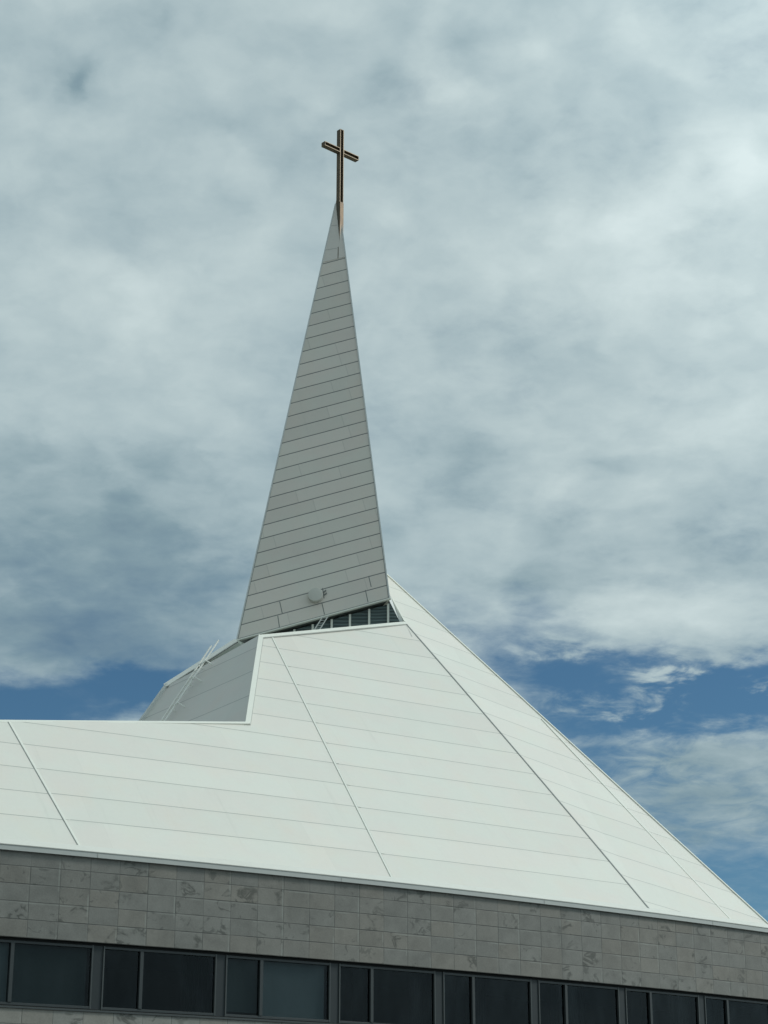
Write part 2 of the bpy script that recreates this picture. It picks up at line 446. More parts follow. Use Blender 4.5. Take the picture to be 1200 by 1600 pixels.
def cut_strip(poly, vo):
    """one bay of the slope between two seams; polygon in slope coordinates"""
    bm = bmesh.new()
    f = bm.faces.new([bm.verts.new((x, y, 0)) for x, y in poly])
    x0 = min(p[0] for p in poly); x1 = max(p[0] for p in poly); y1 = max(p[1] for p in poly)
    for nx, lo, hi, st in (((1, 0, 0), x0, x1, 1.0), ((0, 1, 0), 0, y1, 1.5)):
        k = math.floor(lo / st) * st + st
        while k < hi:
            bmesh.ops.bisect_plane(bm, geom=bm.verts[:] + bm.edges[:] + bm.faces[:], plane_co=(k * nx[0], k * nx[1], 0), plane_no=nx)
            k += st
    out = [[(v.co.x, v.co.y) for v in f.verts] for f in bm.faces]
    bm.free()
    return [(p, [(x, y + vo) for x, y in p]) for p in out]
roof = MB()
tl = (seam1[0][0], aL[1] + (aE[1] - aL[1]) * (seam1[0][0] - aL[0]) / (aE[0] - aL[0]))
ts = lerp2(aC, aT, (seam2[0][0] - aC[0]) / (aT[0] - aC[0]))
for poly, vo in (([aL, aFoot, seam1[1], tl], 0.035), ([tl, seam1[1], seam2[1], ts, aC, aE], 0.0), ([ts, seam2[1], aRb, aT], 0.02)):
    for p, uvs in cut_strip(poly, vo): roof.face([warpM(*q) for q in p], uvs)
main = roof.build('roof_slope', M_ROOF, church, merge=False)
main['label'] = 'broad sunlit white slope over the stone wall'

def strip_on(fn, n, a, b, width, height, name, mat, parent, steps=8, bevel=0.0, lift=0.0, shift=0.0, label=None):
    m = MB(); pts = [fn(*lerp2(a, b, i / steps)) for i in range(steps + 1)]
    for p, q in zip(pts, pts[1:]):
        m.bar(p + n * lift, q + n * lift, n.cross(q - p), width, n, height, 0.02, shift=shift)
    o = m.build(name, mat, parent, bevel)
    if label: o['label'] = label
    return o
for sm in (seam1, seam2):
    q = lerp2(sm[1], sm[0], 0.016)
    strip_on(warpM, nM, q, sm[0], 0.055, 0.018, 'seam_cap', M_TRIM, main)
    strip_on(warpM, nM, q, sm[0], 0.018, 0.006, 'seam_joint', M_SEAM, main, shift=0.036 if sm is seam1 else -0.036)
# clips on the seam caps where panels meet
for sm in (seam1, seam2):
    L = sm[0][1]; k = 0.24
    while k < L - 0.3:
        if random.random() < 0.5:
            p = warpM(*lerp2(sm[1], sm[0], k / L)); cl = MB()
            cl.bar(p + dM * 0.05, p + dM * 0.15, upM, 0.03, nM, 0.008); cl.build('seam_clip', M_TRIM, main)
        k += 1.055
# raised white edgings, laid just inside the edges
def inward(a, b):
    s_ = (a - b).cross(nM).normalized(); c = PM + dM * 2 + upM * 2
    return s_ if s_.dot(c - a) > 0 else -s_
for a, b, wd_, ht_ in ((T, C_, 0.15, 0.022), (C_, E_, 0.15, 0.045), (E_ + (E_ - LF).normalized() * 0.12, LF, 0.10, 0.05)):
    m = MB(); m.bar(a, b, inward(a, b), wd_, nM, ht_, 0.10, shift=wd_ / 2 - 0.01); m.build('edge_trim', M_TRIM, main, 0.006)
for a, b, off in ((T, C_, 0.158), (C_, E_, 0.158), (E_ + (E_ - LF).normalized() * 0.12, LF, 0.108)):
    m = MB(); m.bar(a, b, inward(a, b), 0.022, nM, 0.008, 0.01, shift=off); m.build('edge_shadow_line', M_SEAM, main)  # grey strip painted for the thin shadow line under the edging

# ------------------------------------------------------------------ right-hand slope
Rb = wall(sRb, ez); W0 = wall(25.0, ez)
nR = (T - Rb).cross(W0 - Rb).normalized()
if nR.z < 0: nR = -nR
def atR(u, v): return on_plane(u, v, Rb, nR)
R_edge = atR(612.5, 936); R_top = T + (R_edge - T) * ((atR(583, 877) - T).length / (R_edge - T).length)
R_foot = wall(24.75, ez)
lineR = V((0.853, 0.49, -0.175)); lineR = (lineR - nR * lineR.dot(nR)).normalized(); acrR = nR.cross(lineR)
if acrR.z < 0: acrR = -acrR
def uvR(p): return ((p - Rb).dot(lineR), (p - Rb).dot(acrR))
seamR = (atR(846, 1124), atR(1150, 1447))
sideR = MB()
ridge_pts = [warpM(*lerp2(aRb, aT, i / 10)) for i in range(11)]
foot = [wall(s, ez) for s in frange(sRb, 24.75, 1.0)]
pts = foot + [R_top] + ridge_pts[:0:-1]
cen = (R_top + foot[-1] + ridge_pts[5]) / 3
for a, b in zip(pts, pts[1:] + pts[:1]): sideR.face([cen, a, b], [uvR(cen), uvR(a), uvR(b)])
side = sideR.build('roof_slope', M_ROOF_SIDE, church)
side['label'] = 'narrow white slope at the right end of the roof'
def line_strip(a, b, width, height, n, name, mat, parent, shift=0.0):
    m = MB(); m.bar(a, b, n.cross(b - a), width, n, height, 0.02, shift=shift); return m.build(name, mat, parent)
nMR = (nM + nR).normalized()
for wd_, ht_, nm_, mt_ in ((0.042, 0.016, 'ridge_joint', M_RIDGE),):
    m = MB()
    for a, b in zip(ridge_pts, ridge_pts[1:]):
        a = a + (b - a) * (0.1 if a is ridge_pts[0] else 0); m.bar(a, b, nMR.cross(b - a), wd_, nMR, ht_, 0.05)
    m.build(nm_, mt_, side)
line_strip(seamR[0], seamR[1] + (seamR[0] - seamR[1]) * 0.01, 0.07, 0.03, nR, 'seam_cap', M_TRIM, side)
line_strip(seamR[0], seamR[1] + (seamR[0] - seamR[1]) * 0.01, 0.035, 0.012, nR, 'seam_joint', M_GREYTRIM, side, shift=0.05)
line_strip(R_foot, R_top, 0.06, 0.035, nR, 'verge_trim', M_TRIM, side)
# ------------------------------------------------------------------ left valley slope (in shade)
dG = V((math.sin(R(-33.5)), math.cos(R(-33.5)), 0))
nG = dG.cross(C_ - E_).normalized()
if nG.z < 0: nG = -nG
def atG(u, v): return on_plane(u, v, C_, nG)
upG = nG.cross(dG)
if upG.z < 0: upG = -upG
F1 = atG(262, 1071); F2 = atG(222, 1127); F3 = F1 + (F2 - F1) * 3.2; E2 = C_ + (E_ - C_) * 1.6
m = MB(); pts = [C_, E2, F3, F1]
m.face(pts, [((p - C_).dot(dG), (p - C_).dot(upG)) for p in pts])
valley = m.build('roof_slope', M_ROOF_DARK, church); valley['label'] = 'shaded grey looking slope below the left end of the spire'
line_strip(F3, F1, 0.10, 0.05, nG, 'ridge_joint', M_GREYTRIM, valley, shift=0.12)
line_strip(F3, F1, 0.16, 0.09, nG, 'ridge_cap', M_REVEAL, valley)

# ------------------------------------------------------------------ spire
Rc = at_depth(609.5, 934.5, 65.15); Lc = at_depth(369, 1000, 64.85)
eL = (Rc - Lc).normalized()
ap_dir = ray(527.7, 303)
apex = CAM + ap_dir * ((Rc.y + 1.75) / ap_dir.y)
nS = (Rc - Lc).cross(apex - Lc).normalized()
if nS.y > 0: nS = -nS
upS = nS.cross(eL)
if upS.z < 0: upS = -upS
Bc = (Lc + Rc) / 2 + V((-0.1, 5.2, -0.6))
H_face = (apex - Lc).dot(upS)
top403 = on_plane(540, 403, Lc, nS); ROWH = (top403 - Lc).dot(upS) / 28.0
print('spire row', ROWH, 'fwd', H_face)
def uvS(p): return ((p - Lc).dot(eL), (p - Lc).dot(upS) / ROWH * 0.5)
m = MB(); m.face([Lc, Rc, apex], [uvS(p) for p in (Lc, Rc, apex)])
for a, b in ((Rc, Bc), (Bc, Lc)):
    L = (b - a).length; m.face([a, b, apex], [(0, 0), (L, 0), (L / 2, H_face / ROWH * 0.5)])
m.face([Lc, Bc, Rc])
spire = m.build('spire', M_SPIRE, church); spire['label'] = 'tall slim spire of pale grey panels'
# panel butt joints seen low on the face, corner trims, white foot
def onS(u, v): return on_plane(u, v, Lc, nS)
for (u0, v0), (u1, v1) in (((437, 940), (441, 958)), ((434, 962), (437, 982)), ((576, 900), (580, 917)), ((571, 922), (575, 941)), ((503, 942), (507, 960)), ((504, 919), (506.5, 935))):
    a, b = onS(u0, v0), onS(u1, v1); m = MB(); m.bar(a, b, nS.cross(b - a), 0.028, nS, 0.004, 0.01)
    m.build('panel_joint', M_GREYTRIM, spire)
m = MB(); m.bar(Lc - eL * 0.03, Rc + eL * 0.02, upS, 0.055, nS, 0.05, 0.06, shift=-0.024); m.build('base_trim', M_TRIM, spire, 0.008)
m = MB(); m.bar(Lc + upS * 0.02, Rc + upS * 0.02, upS, 0.022, nS, 0.010, 0.01); m.build('base_joint', M_SEAL, spire)
for a, name in ((Lc, 0), (Rc, 1)):
    sd = nS.cross(apex - a).normalized()
    if sd.dot(eL) * (1 if name == 0 else -1) < 0: sd = -sd
    m = MB(); m.bar(a + sd * 0.02, a + sd * 0.004 + (apex - a) * 0.975, sd, 0.045, nS, 0.022, 0.05)
    m.build('corner_trim', M_REVEAL, spire)
    m = MB(); m.bar(a + sd * 0.055, a + sd * 0.004 + (apex - a) * 0.80, sd, 0.016, nS, 0.003, 0.01)
    m.build('corner_joint', M_GREYTRIM, spire)
# white top cap under the cross
capL, capR = onS(504, 410), onS(540.3, 401)
m = MB(); q = [capL, capR, apex]
m.face([p + nS * 0.012 for p in q], [uvS(V(p)) for p in q])
m.face([capL + nS * 0.012, capR + nS * 0.012, capR - nS * 0.01, capL - nS * 0.01])
m.build('spire_cap', paint('cap_paint', (0.70, 0.67, 0.62), 0.45, 0.05, 0.12), spire)

for (u0, v0), (u1, v1) in (((518, 353), (527, 352)), ((508.5, 391), (528, 387.5)), ((528.6, 386), (528.2, 404))):
    a, b = on_plane(u0, v0, Lc, nS), on_plane(u1, v1, Lc, nS); st_ = u0 > 528.5; m = MB(); m.bar(a + nS * .012, b + nS * .012, nS.cross(b - a), 0.03 if st_ else 0.016, nS, 0.004, 0.002)
    m.build('rust_stain' if st_ else 'cap_joint', M_BRONZE_STAIN if st_ else M_SEAM, spire)

# ------------------------------------------------------------------ cross
thX = R(48)
dX = V((math.sin(thX), math.cos(thX), 0)); nX = V((math.cos(thX), -math.sin(thX), 0))   # arm direction, front normal
UZ = V((0, 0, 1))
dpt = apex.y
def up_to(v, u=532):
    r = ray(u, v); return (CAM + r * (dpt / r.y)).z
axis = CAM + ray(531.6, 318) * (dpt / ray(531.6, 318).y)
ax = V((axis.x - 0.012, axis.y - 0.09, 0))
zTop, zArm, zBase, zSock = up_to(206), up_to(239), up_to(408), up_to(320)
WF, WD = 0.175, 0.205                      # front width, depth of the bars
cross = empty('cross', V((ax.x, ax.y, zSock)), 'slim gold cross with recessed front standing on the tip of the spire', 'cross')
FL = 0.022                                   # flange width round the recess
def channel(mb, p0, p1, wid_dir, w_, n, d_, rec):
    """open-fronted box section from p0 to p1"""
    L = (p1 - p0); Ld = L.normalized()
    mb.bar(p0, p1, wid_dir, w_, n, d_ / 2 - rec, d_ / 2)                                   # body up to the recess floor
    f0 = n * (d_ / 2 - rec)
    for sgn in (-1, 1):
        mb.bar(p0 + f0, p1 + f0, wid_dir, FL, n, rec - 0.012, 0.0, shift=sgn * (w_ - FL) / 2)
        mb.bar(p0 + n * (d_ / 2 - 0.011), p1 + n * (d_ / 2 - 0.011), wid_dir, FL, n, 0.011, 0.0, mi=1, shift=sgn * (w_ - FL) / 2)
    for q, s in ((p0, 1), (p1, -1)):
        mb.bar(q + f0, q + Ld * FL * s + f0, wid_dir, w_ - 2 * FL, n, rec, 0.0)
mb = MB(); channel(mb, ax + UZ * zSock, ax + UZ * zTop, dX, WF, nX, WD, 0.10); mb.build('upright', [M_GOLD, M_RIM], cross)
half_arm = 0.835
armz = V((ax.x, ax.y, zArm)); 
for sgn in (-1, 1):
    p0 = armz + dX * sgn * (WF / 2 + 0.001); p1 = armz + dX * sgn * half_arm
    mb = MB(); channel(mb, p0, p1, UZ, WF * 1.0, nX, WD, 0.10); mb.build('arm', [M_GOLD, M_RIM], cross)
f0 = nX * (WD / 2 - 0.0985)
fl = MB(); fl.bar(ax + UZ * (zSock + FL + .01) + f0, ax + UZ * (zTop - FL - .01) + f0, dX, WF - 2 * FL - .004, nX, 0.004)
fl.build('recess_shade_sheet', M_RECESS_SHADE, cross)  # dark sheet standing for shade on the recess floor
mb = MB(); mb.bar(ax + UZ * (zBase - 0.6), ax + UZ * (zSock - 0.001), dX, WF * 0.97, nX, WD * 0.48, WD * 0.48)
mb.build('mast', M_BRONZE, cross)
mb = MB(); pz = nX * (WD * 0.48); mb.bar(ax + UZ * (zBase - 0.6) + pz, ax + UZ * (zSock - 0.002) + pz, dX, WF * 0.96, nX, 0.02); mb.build('face_plate', mast_mat(up_to(384), up_to(350)), cross)

# ------------------------------------------------------------------ clerestory between spire and roof
CL = empty('clerestory', Lc, parent=church)
dnE = V((0, 0, -1))
setb = V((0, 0.22, 0))
gl0, gl1 = Lc + setb - UZ * 0.13, Rc + setb + eL * 0.02 - UZ * 0.13
F1t = at_depth(262, 1073, 63.95)
def hang(p, z): return V((p.x, p.y, z))
zlow = T.z - 3.2
def pane(a, b, name='pane'):
    m = MB(); L = (b - a).length
    m.face([hang(a, zlow), hang(b, zlow), b, a], [(0, zlow), (L, zlow), (L, b.z), (0, a.z)])
    return m.build(name, M_LOUVRE, CL)
def mull(p, dirn, w_=0.07):
    m = MB(); o = V((dirn.y, -dirn.x, 0)).normalized()
    if o.y > 0: o = -o
    m.bar(hang(p, zlow), p, V((dirn.x, dirn.y, 0)), w_, o, 0.06, 0.02); return m.build('mullion', M_TRIM, CL)
us = [374.5, 403.5, 432, 460.5, 489, 518.5, 547, 577, 606.5]
def on_gl(u):
    r = ray(u, 960); k = (gl0.x - CAM.x, gl0.y - CAM.y); e = gl1 - gl0
    # intersect the vertical plane through gl0-gl1
    n = V((e.y, -e.x, 0)); t = n.dot(gl0 - CAM) / n.dot(r); x = CAM + r * t
    f = (x - gl0).dot(V((e.x, e.y, 0))) / V((e.x, e.y, 0)).length_squared
    return gl0 + e * f
nodes = [on_gl(u) for u in us]
for p in nodes: mull(p, eL)
for a, b in zip(nodes, nodes[1:]): pane(a, b)
def on_glz(u, v):
    e = gl1 - gl0; n = V((e.y, -e.x, 0)).normalized(); return on_plane(u, v, gl0, n)
g1, g2 = on_glz(607.5, 937), on_glz(624.5, 971); g3 = g2 + (g2 - g1) * 1.5
m = MB(); q = [nodes[-1], g1, g3, hang(nodes[-1], g3.z)]
m.face(q, [((p - g1).dot(eL), p.z) for p in q]); m.build('pane', M_LOUVRE, CL)
m = MB(); T3 = T + (T - R_edge) * 0.6
m.face([R_edge, T, g2, g1], [(0, 0), (1, 0), (1, .4), (0, .4)]); m.face([T, T3, g3, g2]); m.face([R_edge, g1, R_top + V((-0.3, 0.1, -0.1)), R_top])
m.build('slope_reveal', M_REVEAL, side)
m = MB(); m.bar(T, R_edge, nR.cross(R_edge - T), 0.05, nR, 0.03, 0.05); m.build('edge_trim', M_TRIM, side)
# left run, under the sloping fascia
e2 = F1t - nodes[0]
lf = [nodes[0]] + [nodes[0] + e2 * t for t in (0.255, 0.52, 0.78, 1.0)]
for a, b in zip(lf, lf[1:]): pane(b, a)
for p in lf[1:4]: mull(p, e2)
# sloping white fascia carrying on from the spire foot
fa = at_depth(372, 1000.5, 64.6); fb = at_depth(261, 1071, 63.6)
dfa = (fb - fa); sideF = V((dfa.y, -dfa.x, 0)).normalized()
if sideF.y > 0: sideF = -sideF
lipn = (sideF * 0.50 + UZ * 0.86); lipn = (lipn - dfa.normalized() * lipn.dot(dfa.normalized())).normalized()   # the lip is a narrow strip of roof
lipd = lipn.cross(dfa).normalized()
if lipd.z < 0: lipd = -lipd
lowE = UZ * -0.045
m = MB(); m.bar(fa + lowE + lipd * 0.13, fb + lowE + lipd * 0.13, lipd, 0.26, lipn, 0.03, 0.05); fas = m.build('sloping_fascia', M_BRIGHT, church)
m = MB(); m.bar(fa - UZ * 0.062, fb - UZ * 0.062, UZ, 0.02, sideF, 0.05, 0.4); m.build('drip_edge', M_GREYTRIM, fas)

# ------------------------------------------------------------------ hidden ledges and rear slopes that close the roof
m = MB()
m.face([T - nM * 0.1, C_ - nM * 0.1, hang(nodes[1], C_.z - 0.5), hang(gl1, T.z - 0.6)])
m.build('roof_ledge', M_BACK, church)
def low(p, z=9.6): return V((p.x, p.y, z))
def back(p, deg, dist, z): return V((p.x + math.sin(R(deg)) * dist, p.y + math.cos(R(deg)) * dist, z))
Rt_b = back(R_top, 2, 16, 9.6); F1_b = back(F1, 0, 15, 9.6); F3_b = back(F3, 1, 14, 9.6)
m = MB()
m.face([R_top, R_foot, low(cR), low(bR), Rt_b])                 # right end
m.face([F1, F1_b, F3_b, F3])                                    # behind the left ridge
m.face([F3, F3_b, low(F3)])
m.face([R_top, Rt_b, F1_b, F1, fb, fa, Bc])                     # north side, behind the spire
m.face([E_ - nM * 0.06, LF - nM * 0.06, low(LF + nin * 4), low(E_ + nin * 5)])
m.face([LF - nM * 0.06, low(cL), low(LF + nin * 4)])
m.build('rear_roof', M_BACK, church)
m = MB(); m.face([low(cL, 9.5) + nin * 0.4, low(cR, 9.5) + nin * 0.4, low(bR, 9.5), low(bL, 9.5)]); m.build('flat_roof', M_BACK, church)

# ------------------------------------------------------------------ ribbon windows
Z0, Z1 = 5.985, 7.53
def frame_of(s):
    th = heading(s); t = V((math.sin(th), math.cos(th), 0)); o = V((math.cos(th), -math.sin(th), 0)); return t, o
BL = {(-1, 0): (M_BLIND, 0.0), (-1, 1): (M_BLIND2, 0.0), (1, 0): (M_BLIND2, 0.11), (1, 1): (M_BLIND, 0.0)}
for k in range(-3, 8):
    s0 = 2.53 + 3.15 * k
    base = wall(s0 + 1.575, 0, -0.10); t, o = frame_of(s0 + 1.575)
    s_ = lambda x, z, d=0.0: base + t * (x - 1.575) + UZ * z + o * d
    # tall dark post panel between two windows
    m = MB(); m.bar(s_(0, Z0 + 0.055, -0.03), s_(0, Z1 - 0.055, -0.03), t, 0.25, o, 0.015, 0.05)
    m.build('post_panel', M_POST, church)
    win = MB()
    for x in (0.1425, 3.0075): win.bar(s_(x, Z0 + .056), s_(x, Z1 - .056), t, 0.035, o, 0.012, 0.10, mi=1)
    win.bar(s_(1.09, Z0 + .121), s_(1.09, Z1 - .121), t, 0.085, o, 0.02, 0.10)
    for z in (Z1 - 0.092, Z0 + 0.09):
        for xa, xb in ((0.1605, 2.9895),): win.bar(s_(xa, z), s_(xb, z), UZ, 0.058, o, 0.005, 0.10)
    wo = win.build('window', [M_FRAME, M_FRAMELT], church, 0.004, merge=False)
    for j, (xa, xb) in enumerate(((0.161, 1.047), (1.133, 2.989))):
        p = MB(); zl, zh = Z0 + 0.119, Z1 - 0.121
        p.face([s_(xa, zl, -0.05), s_(xb, zl, -0.05), s_(xb, zh, -0.05), s_(xa, zh, -0.05)], [(0, 0), (1, 0), (1, 1), (0, 1)])
        p.build('pane', M_GLASS, wo, recalc=False)
        if (k, j) in BL:
            mt, lift = BL[(k, j)]
            b_ = MB(); b_.bar(s_((xa + xb) / 2, zl + lift, -0.14), s_((xa + xb) / 2, zh + 0.02, -0.14), t, (xb - xa) + 0.02 - 0.09 * (j == 1), o, 0.004, shift=-0.03 * (j == 1))
            if lift: b_.bar(s_(xa, zl + lift - 0.02, -0.14), s_(xb, zl + lift - 0.02, -0.14), UZ, 0.035, o, 0.012)
            b_.build('blind', mt, wo)
        elif random.random() < 0.75:
            # folds of a dim curtain pushed to one side
            c = MB(); n_ = 7; wd = random.uniform(0.25, 0.5) * (xb - xa); x0 = xb - wd if random.random() < .7 else xa
            px = [(x0 + wd * i / (2 * n_), -0.30 - 0.05 * (i % 2)) for i in range(2 * n_ + 1)]
            for (xa_, da), (xb_, db) in zip(px, px[1:]):
                c.face([s_(xa_, zl - .05, da), s_(xb_, zl - .05, db), s_(xb_, zh + .05, db), s_(xa_, zh + .05, da)])
            c.build('curtain', M_CURTAIN, wo)
m = MB(); m.sweep([(-0.10, Z1 - 0.001), (-0.16, Z1 - 0.001), (-0.16, Z1 - 0.06), (-0.10, Z1 - 0.06)], frange(-7.5, 25.9, 0.9)); m.build('head_shade_strip', M_GAP_SHADE, church)  # dark strip drawn in place of the shadow over the window heads
m = MB(); m.sweep([(-0.02, 5.972), (0.035, 5.972), (0.035, 6.005), (-0.02, 6.02)], frange(-7.5, 25.9, 0.9)); sill = m.build('window_sill', M_FRAMELT, church)
m = MB(); m.sweep([(-0.22, 6.022), (-0.075, 6.022), (-0.075, 6.04), (-0.22, 6.04)], frange(-7.5, 25.9, 0.9)); m.build('sill_shade_strip', M_GAP_SHADE, sill)
# dim rooms behind the glass
m = MB(); m.sweep([(-0.36, 5.80), (-5.0, 5.80), (-5.0, 5.95), (-0.36, 5.95)], frange(-8, 25.5, 2)); m.sweep([(-0.36, 7.56), (-5.0, 7.56), (-5.0, 7.7), (-0.36, 7.7)], frange(-8, 25.5, 2))
m.sweep([(-4.5, 5.95), (-4.6, 5.95), (-4.6, 7.56), (-4.5, 7.56)], frange(-8, 25.5, 2)); m.build('room_shell', M_ROOM, church)
m = MB()
for a, b in ((S_A, 2.53 - 3.15 * 3 - 0.1), (2.53 + 3.15 * 8 - 3.15 - 0.0 + 3.2, S_B)):
    if b - a > 0.2: m.sweep([(-0.05, 5.97), (-0.05, 7.53), (-0.3, 7.53), (-0.3, 5.97)], frange(a, b, 1.0))
if len(m.bm.faces): m.build('end_infill', M_POST, church)

# ------------------------------------------------------------------ ladders and the round fixture
lo_ = atG(266, 1127); hi_ = atG(323, 1041); ld = (hi_ - lo_)
a0 = lo_ - ld * 0.55 + nG * 0.20; a1 = lo_ + ld * 1.36 + nG * 0.20
lad = empty('roof_ladder', a0, 'long pale metal ladder running up the shaded slope, rails rising past the fascia', 'ladder')
sp_ = dG * 0.17
for sgn in (-1, 1):
    m = MB(); m.tube([a0 + sp_ * sgn, a1 + sp_ * sgn + ld * (0.03 * -sgn)], 0.03, 8); m.build('rail', M_LADDER, lad)
L = (a1 - a0).length; nr = int(L / 0.30)
for i in range(1, nr): 
    p = a0 + (a1 - a0) * (i / nr)
    if i / nr < 0.84: m = MB(); m.tube([p - sp_, p + sp_], 0.017, 6); m.build('rung', M_LADDER, lad)
for f_ in (0.20, 0.66, 0.965):
    p = lo_ + ld * f_
    for sgn in (-1,):
        r0 = p + nG * 0.20 + sp_ * sgn
        m = MB(); m.tube([r0, r0 - dG * 0.22 + nG * 0.04, r0 - dG * 0.30 - nG * 0.20], 0.022, 6); m.build('bracket', M_LADDER, lad); m = MB()
        m.tube([p + nG * 0.20 - sp_ * sgn, p + nG * 0.0 - sp_ * sgn], 0.02, 6)
        m.build('bracket', M_LADDER, lad)

tE = (495 - 404) / 228.0
b0 = C_ + (T - C_) * tE + nM * 0.10; r_ = ray(492.5, 985); 
bl0 = at_depth(490, 986, 63.2); bl1 = at_depth(504, 964, 64.6)
lad2 = empty('short_ladder', bl0, 'short steel ladder leaning from the roof edge to the spire foot across the dark glazing', 'ladder')
wv = V((0.175, 0.02, 0.02))
for sgn in (0, 1):
    m = MB(); m.bar(bl0 + wv * sgn - (bl1 - bl0) * 0.35, bl1 + wv * sgn, wv, 0.035, V((0, -1, 0)), 0.03, 0.03); m.build('rail', M_LADGREY, lad2)
for i in range(6):
    m = MB(); p = bl0 + (bl1 - bl0) * (i / 5.5); m.tube([p, p + wv], 0.013, 6); m.build('rung', M_LADGREY, lad2)

dc = onS(493.5, 931.5)
disc = MB(); N = 40; rad = 0.245
e1, e2_ = eL, upS
ring = lambda r0, h: [dc + nS * h + (e1 * math.cos(2 * math.pi * i / N) + e2_ * math.sin(2 * math.pi * i / N)) * r0 for i in range(N)]
prof = [(rad * 0.9, 0.004), (rad, 0.02), (rad, 0.15), (rad * 0.97, 0.165), (rad * 0.6, 0.175), (0.02, 0.18)]
rs = [ring(*p) for p in prof]
for A, B in zip(rs, rs[1:]):
    for i in range(N): disc.face([A[i], A[(i + 1) % N], B[(i + 1) % N], B[i]])
disc.face(rs[-1])
root = empty('round_fixture', dc, 'round pale grey drum fixed low on the face of the spire', 'fixture')
disc.build('drum', M_DISC, root)
for i in (0.35, 0.0): 
    m = MB(); p = dc + eL * (rad + 0.02) + upS * (0.05 - i * 0.3); m.bar(p, p + eL * 0.12 + upS * 0.05, upS, 0.03, nS, 0.05, 0.0)
    m.build('bracket', M_GREYTRIM, root)

# ------------------------------------------------------------------ camera
cam = bpy.data.cameras.new('camera'); co = bpy.data.objects.new('camera', cam); COL.objects.link(co)
co.location = CAM; co.rotation_euler = (math.pi / 2 + PITCH, 0, 0)
cam.sensor_fit = 'VERTICAL'; cam.sensor_height = 36.0; cam.lens = FPX / 1600 * 36.0
cam.clip_start = 0.1; cam.clip_end = 5000
SC.camera = co

# ------------------------------------------------------------------ sun and sky
SUN = V((0.78, 0.09, 0.60)).normalized()
sun = bpy.data.lights.new('sun', 'SUN'); so = bpy.data.objects.new('sun', sun); COL.objects.link(so)
sun.energy = 1.6; sun.angle = R(12); sun.color = (1.0, 0.965, 0.90)
so.rotation_euler = SUN.to_track_quat('Z', 'Y').to_euler()

wd = bpy.data.worlds.new('World'); SC.world = wd; wd.use_nodes = True; wd.node_tree.nodes.clear()
nt = NT(wd.node_tree); out = nt.new('ShaderNodeOutputWorld'); bg = nt.new('ShaderNodeBackground')
nt.l.new(bg.outputs[0], out.inputs[0])
sky = nt.new('ShaderNodeTexSky', sky_type='NISHITA'); sky.sun_disc = False
sky.sun_elevation = math.asin(SUN.z); sky.sun_rotation = math.atan2(SUN.x, SUN.y)
sky.altitude = 300; sky.air_density = 1.0; sky.dust_density = 0.4; sky.ozone_density = 2.0
D = nt.vm('NORMALIZE', nt.new('ShaderNodeTexCoord').outputs['Generated'])
dx, dy, dz = nt.sep(D)
az = nt.m('ARCTAN2', dx, dy); el = nt.m('ARCSINE', dz)
up_ = nt.m('MAXIMUM', dz, 0.0)
hgt = nt.add(up_, 0.17)
P2 = nt.xyz(nt.div(dx, hgt), nt.div(dy, hgt), 0.0)               # the cloud deck seen in perspective
warp = nt.vm('SUBTRACT', nt.noise(P2, 3.0, 4, 0.6, col=True), (0.5, 0.5, 0.5))
AE0 = nt.xyz(az, el, 0.0)
AE = nt.vm('ADD', AE0, nt.vm('MULTIPLY', warp, (0.07, 0.05, 0.0)))
wfine = nt.vm('SUBTRACT', nt.noise(P2, 17.0, 5, 0.6, col=True), (0.5, 0.5, 0.5))
AE = nt.vm('ADD', AE, nt.vm('MULTIPLY', wfine, (0.030, 0.020, 0.0)))
def ae(u, v):
    r = ray(u, v); return math.atan2(r.x, r.y), math.asin(r.z / r.length)
AEW = nt.vm('ADD', AE0, nt.vm('MULTIPLY', wfine, (0.050, 0.034, 0.0)))
def blobs(lst, AE=AE):
    tot = None
    for u, v, ru, rv, amp in lst:
        a, e = ae(u, v)
        q = nt.vm('MULTIPLY', nt.vm('SUBTRACT', AE, (a, e, 0)), (FPX / ru * 0.95, FPX / rv, 0))
        b = nt.ramp(nt.vm('LENGTH', q), 0.0, 1.0, amp, 0.0)
        tot = b if tot is None else nt.add(tot, b)
    return tot
# openings in the deck (clear air) and wisps inside them
OPEN = [(960, 1085, 380, 95, 1.0), (800, 1030, 200, 80, .7), (1190, 1075, 280, 95, .85), (835, 965, 80, 50, .4), (1170, 1400, 320, 140, .95), (900, 1190, 240, 150, .6), (1040, 1130, 300, 80, .5), (1100, 1240, 440, 160, .68), (1020, 1040, 150, 42, .3),
        (240, 1110, 190, 50, .40), (10, 1120, 280, 78, .92), (250, 1078, 190, 50, .75), (-120, 1130, 240, 110, .7), (320, 1030, 150, 60, .25), (150, 1080, 420, 100, .34), (200, 960, 520, 240, .34),
        (330, 890, 180, 100, .18), (110, 985, 150, 40, .12), (690, 960, 160, 80, .25), (1100, 1560, 600, 150, .8), (140, 785, 150, 45, .12)]
WISP = [(1028, 1062, 105, 40, 1.05), (1065, 1052, 60, 26, .5), (950, 1102, 160, 46, .80), (1040, 1105, 130, 40, .4), (1195, 1064, 100, 22, .8), (1110, 1250, 320, 90, .44), (1140, 1140, 200, 60, .35), (110, 1035, 220, 40, .12), (1090, 1020, 130, 24, .4), (900, 1012, 110, 30, .4), (1060, 1185, 280, 66, .5), (840, 1010, 90, 40, .3)]
